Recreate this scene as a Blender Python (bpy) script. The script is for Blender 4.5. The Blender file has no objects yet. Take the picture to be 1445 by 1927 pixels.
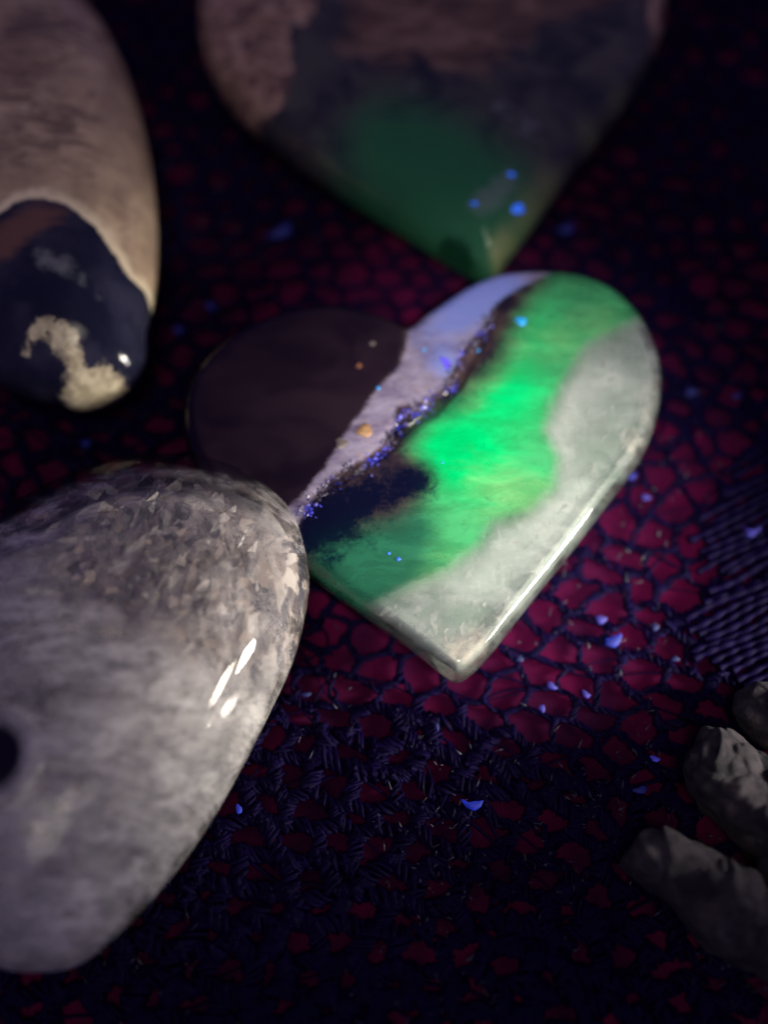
import bpy, bmesh, math, random
import numpy as np
from mathutils import Vector, Matrix

random.seed(7)
rng = np.random.default_rng(7)
sc = bpy.context.scene
COL = sc.collection
CM = 0.01                                   # all layout numbers are centimetres

# ------------------------------------------------------------------ camera
W0, H0 = 1445.0, 1927.0
TILT, DIST, VFOV = math.radians(25), 19.0, math.radians(40)
TGT = np.array([0.0, 0.0, 0.5])
CAM = TGT + DIST * np.array([0, -math.sin(TILT), math.cos(TILT)])
FWD = (TGT - CAM) / DIST
RIGHT = np.array([1.0, 0, 0]); UP = np.cross(RIGHT, FWD)
cd = bpy.data.cameras.new('camera'); cam = bpy.data.objects.new('camera', cd); COL.objects.link(cam)
cam.location = CAM * CM
cam.rotation_euler = (TILT, 0, 0)
cd.sensor_fit = 'VERTICAL'; cd.sensor_height = 36; cd.lens = 18 / math.tan(VFOV / 2)
cd.clip_start = 0.005; cd.clip_end = 50
cd.dof.use_dof = True; cd.dof.focus_distance = 17.7 * CM; cd.dof.aperture_fstop = 5.2
sc.camera = cam

# ------------------------------------------------------------------ world, lamps, exposure
wd = bpy.data.worlds.new('World'); sc.world = wd; wd.use_nodes = True
wb = wd.node_tree.nodes['Background']
wb.inputs[0].default_value = (0.11, 0.03, 0.70, 1); wb.inputs[1].default_value = 0.17

def lamp(name, loc, aim, power, color, size, spot=None, blend=1.0):
    ld = bpy.data.lights.new(name, 'SPOT' if spot else 'POINT')
    ld.energy = power; ld.color = color; ld.shadow_soft_size = size * CM
    if spot: ld.spot_size = math.radians(spot); ld.spot_blend = blend
    o = bpy.data.objects.new(name, ld); COL.objects.link(o)
    o.location = Vector(loc) * CM
    o.rotation_euler = (Vector(aim) - Vector(loc)).to_track_quat('-Z', 'Y').to_euler()
    return o
lamp('torch', (13.0, -3.7, 4.2), (0.8, -1.4, 0.8), 1.5, (1.0, 0.95, 0.86), 1.25, 38, 1.0)
lamp('second_torch', (13.0, -5.4, 6.6), (-1.0, 0.2, 1.0), 0.5, (1.0, 0.88, 0.70), 0.9, 38, 1.0)
lamp('overhead_fill', (-3.0, -13.0, 34.0), (-2.7, -1.4, 1.0), 14.0, (1.0, 0.90, 0.76), 25.0, 28, 1.0)  # unseen soft fill lamp, added to brighten the stone tops
lamp('heart_fill', (3.0, -9.0, 20.0), (1.7, 0.6, 0.6), 2.2, (1.0, 0.96, 0.90), 0.8, 20, 1.0)  # added narrow fill, brightens the middle heart and the red around it

vs = sc.view_settings
vs.view_transform = 'Standard'; vs.look = 'None'; vs.exposure = 0; vs.gamma = 1; vs.use_curve_mapping = False
sc.render.engine = 'CYCLES'
sc.cycles.transparent_max_bounces = 16; sc.cycles.caustics_refractive = False; sc.cycles.caustics_reflective = False

# ------------------------------------------------------------------ layout helpers
def at(px, py, z):
    """the point of the plane height z (cm) that the photograph shows at px, py"""
    k = 2 * math.tan(VFOV / 2) / H0
    d = FWD + RIGHT * ((px - W0 / 2) * k) - UP * ((py - H0 / 2) * k)
    return CAM + d * ((z - CAM[2]) / d[2])
def pts(lst, z): return np.array([at(x, y, z)[:2] for x, y in lst])

def smooth_closed(p, n):
    """Catmull-Rom through p, resampled to n even steps"""
    p = np.asarray(p, float); m = len(p); out = []
    for i in range(m):
        a, b, c, d = p[i - 1], p[i], p[(i + 1) % m], p[(i + 2) % m]
        for t in np.linspace(0, 1, 12, endpoint=False):
            out.append(.5 * ((2 * b) + (c - a) * t + (2 * a - 5 * b + 4 * c - d) * t * t + (-a + 3 * b - 3 * c + d) * t ** 3))
    out = np.array(out); q = np.vstack([out, out[:1]])
    L = np.r_[0, np.cumsum(np.linalg.norm(np.diff(q, axis=0), axis=1))]
    s = np.linspace(0, L[-1], n, endpoint=False)
    return np.c_[np.interp(s, L, q[:, 0]), np.interp(s, L, q[:, 1])]

def seg_dist(P, poly, closed=True):
    A = poly; B = np.roll(poly, -1, 0)
    if not closed: A, B = A[:-1], B[:-1]
    best = np.full(len(P), 1e9)
    for a, b in zip(A, B):
        ab = b - a; t = np.clip(((P - a) @ ab) / max(ab @ ab, 1e-12), 0, 1)
        d = np.hypot(*(P - a - t[:, None] * ab).T)
        best = np.minimum(best, d)
    return best
def inside(P, poly):
    c = np.zeros(len(P), bool); x, y = P.T
    for (x1, y1), (x2, y2) in zip(poly, np.roll(poly, -1, 0)):
        h = ((y1 > y) != (y2 > y))
        with np.errstate(divide='ignore', invalid='ignore'):
            c ^= h & (x < (x2 - x1) * (y - y1) / (y2 - y1 + 1e-15) + x1)
    return c
def sdf(P, poly):
    """signed distance, positive inside (cm)"""
    return seg_dist(P, poly) * np.where(inside(P, poly), 1, -1)
def splat(P, lst):
    """soft spots: (x, y, radius, value) summed as gaussians"""
    v = np.zeros(len(P))
    for x, y, r, a in lst: v += a * np.exp(-((P[:, 0] - x) ** 2 + (P[:, 1] - y) ** 2) / (r * r))
    return v
_ph = rng.uniform(0, 6.28, (40, 2)); _dr = rng.normal(0, 1, (40, 3))
def lumps(V, freq, n=14):
    v = np.zeros(len(V))
    for i in range(n): v += np.sin(V @ (_dr[i] * freq) + _ph[i, 0])
    return v / n ** .5
def fractal(V, f, octs=5, gain=.55):
    v = np.zeros(len(V)); a = 1
    for o in range(octs):
        v += a * lumps(V + 3.1 * o, f); f *= 2.05; a *= gain
    return v

# ------------------------------------------------------------------ objects
def link(o, parent=None):
    COL.objects.link(o)
    if parent is not None: o.parent = parent
    return o
def empty(name, loc=(0, 0, 0)):
    o = bpy.data.objects.new(name, None); o.location = Vector(loc) * CM; o.empty_display_size = .005
    return link(o)
def tag(o, label=None, cat=None, group=None, kind=None):
    if label: o['label'] = label
    if cat: o['category'] = cat
    if group: o['group'] = group
    if kind: o['kind'] = kind
    return o
def mesh_obj(name, V, F, mat, parent=None, attrs=None, smooth=True, normals=None, origin=(0, 0, 0)):
    me = bpy.data.meshes.new(name)
    V = (np.asarray(V, float) - np.asarray(origin)) * CM
    me.from_pydata(V.tolist(), [], F if isinstance(F, list) else F.tolist())
    if smooth: me.polygons.foreach_set('use_smooth', np.ones(len(me.polygons), bool))
    for k, a in (attrs or {}).items():
        at_ = me.attributes.new(k, 'FLOAT', 'POINT'); at_.data.foreach_set('value', np.asarray(a, np.float32))
    me.materials.append(mat); me.update()
    if normals is not None: me.normals_split_custom_set_from_vertices(normals.tolist())
    o = bpy.data.objects.new(name, me)
    if parent is None: o.location = Vector(origin) * CM
    return link(o, parent)

# ------------------------------------------------------------------ material helper
class Mat:
    def __init__(s, name):
        s.m = bpy.data.materials.new(name); s.m.use_nodes = True
        s.t = s.m.node_tree; s.b = s.t.nodes['Principled BSDF']
        tc = s.n('ShaderNodeTexCoord'); mp = s.n('ShaderNodeMapping'); mp.inputs['Scale'].default_value = (100,) * 3
        s.l(tc.outputs['Object'], mp.inputs[0]); s.P = mp.outputs[0]      # centimetres
    def n(s, t, **k):
        x = s.t.nodes.new(t)
        for a, v in k.items(): setattr(x, a, v)
        return x
    def l(s, a, b): s.t.links.new(a, b)
    def put(s, sock, v):
        if hasattr(v, 'is_output'): s.l(v, sock)
        else:
            try: sock.default_value = v
            except Exception: sock.default_value = tuple(v) + (1,)
    def attr(s, name): return s.n('ShaderNodeAttribute', attribute_name=name).outputs['Fac']
    def op(s, o, a, b=0.0, c=0.0, clamp=False):
        x = s.n('ShaderNodeMath', operation=o, use_clamp=clamp)
        s.put(x.inputs[0], a); s.put(x.inputs[1], b); s.put(x.inputs[2], c); return x.outputs[0]
    def add(s, a, b): return s.op('ADD', a, b)
    def mul(s, a, b): return s.op('MULTIPLY', a, b)
    def sub(s, a, b): return s.op('SUBTRACT', a, b)
    def step(s, v, lo, hi, a=0.0, b=1.0, kind='SMOOTHSTEP'):
        x = s.n('ShaderNodeMapRange', interpolation_type=kind)
        for i, q in enumerate((v, lo, hi, a, b)): s.put(x.inputs[i], q)
        return x.outputs[0]
    def mix(s, f, a, b, blend='MIX'):
        x = s.n('ShaderNodeMix', data_type='RGBA', blend_type=blend)
        s.put(x.inputs[0], f); s.put(x.inputs[6], a); s.put(x.inputs[7], b); return x.outputs[2]
    def scaled(s, sc_, rot=(0, 0, 0), vec=None):
        mp = s.n('ShaderNodeMapping'); mp.inputs['Scale'].default_value = sc_; mp.inputs['Rotation'].default_value = rot
        s.l(vec or s.P, mp.inputs[0]); return mp.outputs[0]
    def noise(s, scale, detail=4, rough=.55, dist=0.0, vec=None, color=False):
        x = s.n('ShaderNodeTexNoise'); s.l(vec or s.P, x.inputs['Vector'])
        x.inputs['Scale'].default_value = scale; x.inputs['Detail'].default_value = detail
        x.inputs['Roughness'].default_value = rough; x.inputs['Distortion'].default_value = dist
        return x.outputs['Color' if color else 'Fac']
    def warp(s, scale, amt, vec=None):
        c = s.noise(scale, 3, color=True, vec=vec)
        a = s.n('ShaderNodeVectorMath', operation='SUBTRACT'); s.l(c, a.inputs[0]); a.inputs[1].default_value = (.5,) * 3
        b = s.n('ShaderNodeVectorMath', operation='SCALE'); s.l(a.outputs[0], b.inputs[0]); b.inputs['Scale'].default_value = amt
        d = s.n('ShaderNodeVectorMath', operation='ADD'); s.l(vec or s.P, d.inputs[0]); s.l(b.outputs[0], d.inputs[1])
        return d.outputs[0]
    def voro(s, scale, feat='F1', vec=None, out='Distance'):
        x = s.n('ShaderNodeTexVoronoi', feature=feat); s.l(vec or s.P, x.inputs['Vector'])
        x.inputs['Scale'].default_value = scale; return x.outputs[out]
    def bump(s, h, strength=.3, dist=.02):
        x = s.n('ShaderNodeBump'); s.l(h, x.inputs['Height']); x.inputs['Strength'].default_value = strength
        x.inputs['Distance'].default_value = dist * CM; s.l(x.outputs[0], s.b.inputs['Normal']); return x
    def set(s, **k):
        for a, v in k.items(): s.put(s.b.inputs[a.replace('_', ' ')], v)
        return s

def polish(M, rough=.09, sss=.25, radius=.25, coat=.0):
    M.set(Roughness=rough, IOR=1.54)
    M.b.inputs['Subsurface Weight'].default_value = sss
    M.b.inputs['Subsurface Radius'].default_value = (1.0, .9, .8)
    M.b.inputs['Subsurface Scale'].default_value = radius * CM
    M.b.inputs['Specular IOR Level'].default_value = .22 + coat * .1

def glassy(M, clear, ior=1.54, gloss=1.0):
    """let light through where the stone is clear, keeping its polished reflection"""
    fr = M.n('ShaderNodeFresnel'); geo = M.n('ShaderNodeNewGeometry')
    M.l(M.step(geo.outputs['Backfacing'], 0.0, 1.0, ior, 1 / ior, 'LINEAR'), fr.inputs['IOR'])   # same polish from both sides
    mx = M.n('ShaderNodeMixShader'); tr = M.n('ShaderNodeBsdfTransparent')
    out = next(n for n in M.t.nodes if n.type == 'OUTPUT_MATERIAL')
    body = M.n('ShaderNodeMixShader'); gl = M.n('ShaderNodeBsdfGlossy'); gl.inputs['Roughness'].default_value = .04; gl.inputs['Color'].default_value = (gloss,) * 3 + (1,)
    M.l(fr.outputs[0], mx.inputs[0]); M.l(tr.outputs[0], mx.inputs[1]); M.l(gl.outputs[0], mx.inputs[2])
    M.put(body.inputs[0], clear); M.l(M.b.outputs[0], body.inputs[1]); M.l(mx.outputs[0], body.inputs[2])
    M.l(body.outputs[0], out.inputs['Surface'])
def vnormals(V, F):
    me = bpy.data.meshes.new('t'); me.from_pydata(V.tolist(), [], F); me.update()
    N = np.zeros(len(V) * 3, np.float32); me.vertex_normals.foreach_get('vector', N); bpy.data.meshes.remove(me)
    return N.reshape(-1, 3).astype(float)
def flakes(name, parent, mat, V, N, weight, count, depth, size, axis=None):
    """small fracture faces lying inside a clear stone, just below its polish"""
    w = np.clip(weight, 0, None); idx = rng.choice(len(V), count, p=w / w.sum()); FV, FF = [], []
    for i in idx:
        r = rng.uniform(*size) * (1 if rng.random() < .85 else 1.6); c = V[i] - N[i] * (rng.uniform(*depth) + .5 * r)
        n_ = N[i] + rng.normal(0, .42, 3); n_ /= np.linalg.norm(n_)
        a_ = np.array(axis, float) + rng.normal(0, .30, 3) if axis is not None else rng.normal(0, 1, 3)
        a_ -= n_ * (a_ @ n_); a_ /= np.linalg.norm(a_) + 1e-9; b_ = np.cross(n_, a_)
        m = int(rng.integers(4, 7)); an = np.sort(rng.uniform(0, 6.283, m)); el = rng.uniform(1.2, 2.6) if axis is not None else rng.uniform(.8, 1.6)
        b0 = len(FV)
        Q = np.array([c + a_ * (r * el * math.cos(t) * rng.uniform(.6, 1)) + b_ * (r * math.sin(t) * rng.uniform(.6, 1)) for t in an])
        over = max(0.0, ((Q - V[i]) @ N[i]).max() + .02 + (r * el) ** 2 / 2.2)
        FV += list(Q - N[i] * over)
        FF.append(list(range(b0, b0 + m)))
    return tag(mesh_obj(name, FV, FF, mat, parent, smooth=False), kind='stuff')
def flake_mat(name, c0, c1, see):
    M = Mat(name); g = M.n('ShaderNodeNewGeometry'); rp = g.outputs['Random Per Island']
    M.set(Base_Color=M.mix(rp, c0, c1), Roughness=.3, Specular_IOR_Level=.4)
    tr = M.n('ShaderNodeBsdfTransparent'); mx = M.n('ShaderNodeMixShader'); out = next(n for n in M.t.nodes if n.type == 'OUTPUT_MATERIAL')
    M.put(mx.inputs[0], M.step(M.add(M.mul(rp, .3), M.noise(5, 6, .75, .6)), .52, 1.0, see, 1.0))
    M.l(M.b.outputs[0], mx.inputs[1]); M.l(tr.outputs[0], mx.inputs[2]); M.l(mx.outputs[0], out.inputs['Surface'])
    return M.m

# ------------------------------------------------------------------ stone builder
def edge(t): t = np.clip(t, 0, 1); return np.sqrt(np.maximum(0, 1 - (1 - t) ** 2))
def stone_geo(outline_px, centre_px, z_mid, z_top, R, dome, Rb=None, n=300, K=70, wob=.012, p=2.0, z0=.08, side=0.0):
    O = smooth_closed(pts(outline_px, z_mid), n)
    C = at(*centre_px, z_mid)[:2]
    sv = 1 - (np.arange(K) / (K - 1)) ** 1.6
    rings = [C + s * (O - C) for s in sv[:-1]]
    XY = np.vstack(rings + [C[None]])
    S = np.r_[np.repeat(sv[:-1], n), 0.]
    d = seg_dist(XY, O); d[:n] = 0
    H = z_top - z_mid - side
    zt = z_mid + side + H * (1 - dome) * edge(d / R) + H * dome * (1 - S ** p)
    Rb = Rb or R
    zb = z_mid - (z_mid - z0) * edge(d / Rb)
    V = np.vstack([np.c_[XY, zt], np.c_[XY, zb]])
    m = len(XY); F = []
    for off, flip in ((0, False), (m, True)):
        for k in range(K - 2):
            for i in range(n):
                j = (i + 1) % n; q = [off + k * n + i, off + k * n + j, off + (k + 1) * n + j, off + (k + 1) * n + i]
                F.append(q[::-1] if flip else q)
        for i in range(n):
            q = [off + (K - 2) * n + i, off + (K - 2) * n + (i + 1) % n, off + m - 1]
            F.append(q[::-1] if flip else q)
    for i in range(n):
        j = (i + 1) % n
        if side: F.append([i, m + i, m + j, j])
    if not side:                                       # weld the rim: bottom rim uses the top rim's points
        F = [[v - m if m <= v < m + n else v for v in f] for f in F]
    V[:, 2] += wob * lumps(V, 1.3) * np.clip(d, 0, .4)[np.r_[0:m, 0:m]] / .4
    # orient faces outward (outline may run either way)
    a = V[F[0][1]] - V[F[0][0]]; b = V[F[0][2]] - V[F[0][0]]
    area = .5 * np.sum(O[:, 0] * np.roll(O[:, 1], -1) - np.roll(O[:, 0], -1) * O[:, 1])
    if area < 0: F = [f[::-1] for f in F]
    return V, F, O, np.r_[d, d], np.r_[S, S]

def split_parts(V, F, zone_of_vert, names, mat, parent, attrs, labels=None):
    """one mesh per zone, all sharing the smooth normals of the whole stone"""
    me = bpy.data.meshes.new('t'); me.from_pydata((V * CM).tolist(), [], F)
    me.update(); N = np.zeros(len(V) * 3, np.float32); me.vertex_normals.foreach_get('vector', N); N = N.reshape(-1, 3)
    bpy.data.meshes.remove(me)
    zf = np.array([np.bincount(zone_of_vert[f], minlength=len(names)).argmax() for f in F])
    out = []
    for z, nm in enumerate(names):
        fs = [F[i] for i in np.nonzero(zf == z)[0]]
        if not fs: continue
        used = np.unique(np.concatenate([np.array(f) for f in fs])); re = -np.ones(len(V), int); re[used] = np.arange(len(used))
        o = mesh_obj(nm, V[used], [[int(re[v]) for v in f] for f in fs], mat, parent,
                     {k: a[used] for k, a in attrs.items()}, normals=N[used])
        if labels and labels.get(nm): o['label'] = labels[nm]
        out.append(o)
    return out

def top_z(V, F_n, xy):
    """height of a stone's upper surface near xy (nearest vertex of the upper half)"""
    m = F_n; P = V[:m]
    return P[np.argmin((P[:, 0] - xy[0]) ** 2 + (P[:, 1] - xy[1]) ** 2), 2]

def crystal_cloud(places, mat, name, parent, smin, smax):
    """small six-sided crystal points standing at the given places"""
    V, F = [], []
    for (x, y, z) in places:
        r = random.uniform(smin, smax); h = r * random.uniform(.8, 2.0); ax = Vector((random.gauss(0, .6), random.gauss(0, .6), 1)).normalized()
        q = ax.to_track_quat('Z', 'Y'); b = len(V); a0 = random.random() * 6
        for lv, rr in ((-.4 * r, r), (h * .5, r * .9)):
            for k in range(5):
                v = q @ Vector((rr * math.cos(a0 + k * 1.2566), rr * math.sin(a0 + k * 1.2566), lv)); V.append((x + v.x, y + v.y, z + v.z))
        v = q @ Vector((0, 0, h)); V.append((x + v.x, y + v.y, z + v.z))
        for k in range(5):
            j = (k + 1) % 5
            F += [[b + k, b + j, b + 5 + j, b + 5 + k], [b + 5 + k, b + 5 + j, b + 10]]
    return mesh_obj(name, V, F, mat, parent, smooth=False)

def bead(name, mat, parent, c, r, squash=.6, lump=.12, stretch=(1, 1), rot=0.0, bend=0.0, n=14, m=9):
    V, F = [], []
    for i in range(m + 1):
        th = math.pi * i / m
        for j in range(n):
            ph = 2 * math.pi * j / n
            k = 1 + lump * (math.sin(3 * ph + c[0] * 9) * math.sin(th) + .6 * math.sin(5 * ph + 2 * th + c[1] * 7) * math.sin(th))
            x, y = r * k * math.sin(th) * math.cos(ph) * stretch[0], r * k * math.sin(th) * math.sin(ph) * stretch[1]
            y += bend * x * x / r
            V.append((c[0] + x * math.cos(rot) - y * math.sin(rot), c[1] + x * math.sin(rot) + y * math.cos(rot), c[2] + r * squash * math.cos(th)))
    for i in range(m):
        for j in range(n):
            F.append([i * n + j, i * n + (j + 1) % n, (i + 1) * n + (j + 1) % n, (i + 1) * n + j])
    return mesh_obj(name, V, F, mat, parent, origin=c if parent is None else (0, 0, 0))

def flat_mat(name, col, rough=.5, emit=None, es=0.0, sheen=0.0):
    M = Mat(name)
    nz = M.noise(9, 4)
    M.set(Base_Color=M.mix(M.step(nz, .35, .7), tuple(c * .65 for c in col), col), Roughness=rough)
    if emit:
        M.set(Emission_Color=tuple(emit) + (1,), Emission_Strength=M.mul(M.step(nz, .3, .75, .45, 1.0), es))
    if sheen: M.b.inputs['Sheen Weight'].default_value = sheen
    return M.m

# ================================================================== the cloths
Mv = Mat('red velvet')
vn = Mv.add(Mv.mul(Mv.noise(1.6, 4), .5), Mv.mul(Mv.noise(.33, 3), .5)); vf = Mv.noise(55, 2, vec=Mv.scaled((1, 2.2, 1), (0, 0, .5)))
Mv.set(Base_Color=Mv.mix(Mv.step(vn, .35, .7), (.017, .0004, .019), (.105, .0008, .036)), Roughness=.9)
Mv.b.inputs['Sheen Weight'].default_value = .08; Mv.b.inputs['Sheen Roughness'].default_value = .5
Mv.b.inputs['Sheen Tint'].default_value = (.9, .15, .35, 1); Mv.b.inputs['Specular IOR Level'].default_value = .1
Mv.bump(vf, .6, .03)
gx = np.linspace(-17, 17, 171); gy = np.linspace(-17, 19, 181)
GX, GY = np.meshgrid(gx, gy); G = np.c_[GX.ravel(), GY.ravel(), np.zeros(GX.size)]
G[:, 2] = -.07 + .03 * fractal(G, .55, 4)
nx = len(gx)
FG = [[r * nx + c, r * nx + c + 1, (r + 1) * nx + c + 1, (r + 1) * nx + c] for r in range(len(gy) - 1) for c in range(nx - 1)]
tag(mesh_obj('red_cloth', G, FG, Mv.m), 'crimson velvet cloth showing through the holes of the black lace', 'cloth')
def cloth_z(x, y): return .02 + .03 * float(fractal(np.array([[x, y, 0.]]), .55, 4)[0])

# ---- black lace: net of twisted strands, ribbed leaf motifs, fuzz
Ml = Mat('black lace thread')
Ml.set(Base_Color=Ml.mix(Ml.step(Ml.noise(7, 3), .35, .7), (.0022, .0005, .016), (.0042, .0011, .028)), Roughness=.62)
Ml.b.inputs['Sheen Weight'].default_value = .0; Ml.b.inputs['Specular IOR Level'].default_value = .06
Mf = Mat('lace fuzz')
Mf.set(Base_Color=Mf.mix(Mf.noise(3, 2), (.010, .009, .035), (.10, .095, .13)), Roughness=.5)

class Tubes:
    def __init__(s): s.V, s.F, s.n = [], [], 0
    def tube(s, P, r, k=4):
        P = np.asarray(P, float); m = len(P); r = np.broadcast_to(np.asarray(r, float), (m,))
        T = np.gradient(P, axis=0); T /= np.linalg.norm(T, axis=1)[:, None] + 1e-9
        A = np.cross(T, (0.0, 0.0, 1.0)); A /= np.linalg.norm(A, axis=1)[:, None] + 1e-9
        B = np.cross(T, A); ang = np.arange(k) * 2 * math.pi / k + .3
        ring = P[:, None] + r[:, None, None] * (A[:, None] * np.cos(ang)[None, :, None] + B[:, None] * np.sin(ang)[None, :, None])
        s.V.append(ring.reshape(-1, 3)); i, j = np.meshgrid(np.arange(m - 1), np.arange(k), indexing='ij')
        q = np.stack([i * k + j, i * k + (j + 1) % k, (i + 1) * k + (j + 1) % k, (i + 1) * k + j], -1).reshape(-1, 4)
        s.F.append(q + s.n); s.n += m * k
    def build(s, name, mat, parent): return mesh_obj(name, np.vstack(s.V), np.vstack(s.F), mat, parent)

lace = empty('black_lace')
tag(lace, 'black lace with an open net and a ribbed patch over the red cloth', 'lace')
MOT = [   # (outline px, rib direction px)
    ([(1310, 1010), (1380, 880), (1440, 780), (1640, 780), (1720, 1080), (1640, 1330), (1450, 1300), (1370, 1280), (1290, 1190), (1330, 1100)], (145, -70)),
]
MOTW = [(pts(smooth_closed(o, 40), 0.05), d) for o, d in MOT]
net = Tubes()
DENSE = [smooth_closed(pts(o, .05), 40) for o in (  # net closed up: dense lace bands, plus shadowed spots darkened by shape
    [(560, 1400), (700, 1340), (860, 1330), (1000, 1400), (1180, 1440), (1300, 1500), (1330, 1600), (1150, 1580), (900, 1500), (760, 1470), (600, 1500)],
    [(300, 180), (420, 200), (560, 310), (700, 400), (640, 450), (520, 460), (420, 410), (300, 360)],
    [(1260, 40), (1400, 20), (1600, 160), (1560, 480), (1380, 470), (1290, 360)],
    [(420, 1740), (600, 1690), (760, 1780), (840, 1960), (600, 2010), (400, 1900)],
    [(940, 1740), (1100, 1700), (1200, 1830), (1330, 1960), (1150, 2060), (980, 1960)],
    [(60, 720), (240, 740), (360, 700), (330, 800), (240, 860), (60, 870)],
    [(1130, 440), (1250, 480), (1300, 560), (1260, 640), (1230, 560), (1130, 500)],
    [(1260, 700), (1330, 760), (1300, 860), (1260, 900), (1250, 780)],
    [(1000, 1120), (1100, 1125), (1290, 1150), (1300, 1200), (1140, 1130), (990, 1135)],
    [(560, 470), (620, 520), (610, 600), (560, 580)])]
BARE = pts([(1385, 1945), (1400, 1895), (1440, 1875), (1560, 1860), (1620, 1960), (1500, 2020)], .05)
def dens_at(P):
    v = np.max([np.clip(.5 + sdf(P, q) / .3, 0, 1) for q in DENSE], 0)
    v = np.maximum(v, np.clip((-3.6 - P[:, 1]) / 2.5, 0, 1.0) * np.clip(.75 + .5 * lumps(np.c_[P, 0 * P[:, 0]], .9), 0, 1.2))
    v = np.maximum(v, np.clip(.3 + .7 * lumps(np.c_[P, 0 * P[:, 0] + 4], .8), 0, 1))
    v = np.clip(v - splat(P, [(*at(x, y, 0)[:2], r, a_) for x, y, r, a_ in ((1120, 1040, 1.0, .9), (720, 560, 1.2, .9), (1060, 1210, 1.2, .8), (1240, 920, 1.0, .6), (1100, 470, 1.0, .5), (640, 480, .9, .5), (560, 1300, .8, .4))]), 0, 1)
    return v
a, b = .54, .385
warp_ = lambda p: p + .16 * np.array([math.sin(p[1] * 1.1 + .6) + .6 * math.sin(p[1] * .43 + p[0] * .5), math.sin(p[0] * .8 + 1.0) + .6 * math.cos(p[0] * .37 - p[1] * .6)])
nodes = {}
jr = np.random.default_rng(3)
def node(i, j):                                        # brick-hex lattice corner
    if (i, j) not in nodes:
        x = i * a * .5; y = j * b + (b * .17 if (i + j) % 2 else -b * .17)
        c, s_ = math.cos(-.16), math.sin(-.16)
        p = warp_(np.array([x * c - y * s_, x * s_ + y * c])) + jr.normal(0, .062, 2)
        nodes[i, j] = np.array([p[0], p[1], cloth_z(*p) + jr.normal(0, .012)])
    return nodes[i, j]
edges = []
for j in range(-34, 37):
    for i in range(-46, 47):
        edges.append(((i, j), (i + 1, j)))
        if (i + j) % 2: edges.append(((i, j), (i, j + 1)))
_mid = np.array([(node(*e0) + node(*e1)) / 2 for e0, e1 in edges]); _den = dens_at(_mid[:, :2])
for (e0, e1), dn in zip(edges, _den):
    p, q = node(*e0), node(*e1); mid = (p + q) / 2
    if abs(mid[0]) > 11.5 or not -11.5 < mid[1] < 13: continue
    near = abs(mid[0]) < 6.8 and -8.2 < mid[1] < 9.6
    Lh = np.linalg.norm(q - p); side = np.cross(q - p, (0, 0, 1)) / (Lh + 1e-9)
    thick = 1.2 + .35 * math.sin(mid[0] * .9 + 1.3 * mid[1]) + (.45 if mid[1] < -4.5 else 0) + 1.6 * dn
    if len(BARE) and inside(mid[None, :2], BARE)[0]: continue
    t = np.linspace(-.06, 1.06, 7 if near else 4)
    nk = 4 + int(round(4 * dn)) if near else 1
    for k in range(nk):
        ph = jr.uniform(0, 6.28); w = .042 * thick * jr.uniform(.7, 1.15)
        off = side[None] * (np.sin(t * 7 + ph + k * 2.1) * w)[:, None] + np.array([0, 0, 1.]) * (np.cos(t * 7 + ph + k * 2.1) * w * .6)[:, None]
        net.tube(p + (q - p) * t[:, None] + off, (.021 if near else .055) * (1 + .35 * dn) * (1 + .5 * (2 * t - 1) ** 4), 5 if near else 4)
kk = [k for k, p in nodes.items() if abs(p[0]) < 6.8 and -8.2 < p[1] < 9.6]
for (i_, j_) in kk:                                    # thin yarns running on across the holes
    if jr.random() < .38:
        e_ = (i_ + int(jr.integers(1, 4)), j_ + int(jr.integers(-1, 2)))
        if e_ in nodes:
            t = np.linspace(-.1, 1.1, 6); p, q = nodes[i_, j_], nodes[e_]
            w_ = jr.normal(0, .04, 2); bow = np.sin(t * 3.1)[:, None] * np.array([w_[0], w_[1], .015])
            net.tube(p + (q - p) * t[:, None] + bow, jr.uniform(.009, .02), 4)
tag(net.build('net', Ml.m, lace), kind='stuff')
for poly, (dx, dy) in MOTW:
    mo = Tubes(); c0 = poly.mean(0)
    o0 = at(700, 900, 0)[:2]; dirv = at(700 + dx, 900 + dy, 0)[:2] - o0; dirv /= np.linalg.norm(dirv); nrm = np.array([-dirv[1], dirv[0]])
    for off in np.arange(-6, 6, .11) + jr.normal(0, .016, 110):
        s = np.arange(-6, 6, .045)
        L = c0 + dirv * s[:, None] + nrm * (off + .05 * s[:, None] ** 2 * .35)
        L = L + .02 * np.c_[np.sin(s * 5 + off * 9), np.cos(s * 4 + off * 7)]
        ins = inside(L + jr.normal(0, .12, 2), poly); k = 0
        while k < len(s):
            if ins[k]:
                e = k
                while e < len(s) and ins[e]: e += 1
                if e - k > 4:
                    P = L[k:e]; z = .10 + .03 * lumps(np.c_[P, np.zeros(len(P))], .55)
                    mo.tube(np.c_[P, z], .040 + .026 * np.abs(np.sin(s[k:e] * 13 + off * 50)) + .008 * np.sin(s[k:e] * 3 + off * 31), 5)
                k = e
            k += 1
    mo.build('ribbed_motif', Ml.m, lace)
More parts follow.
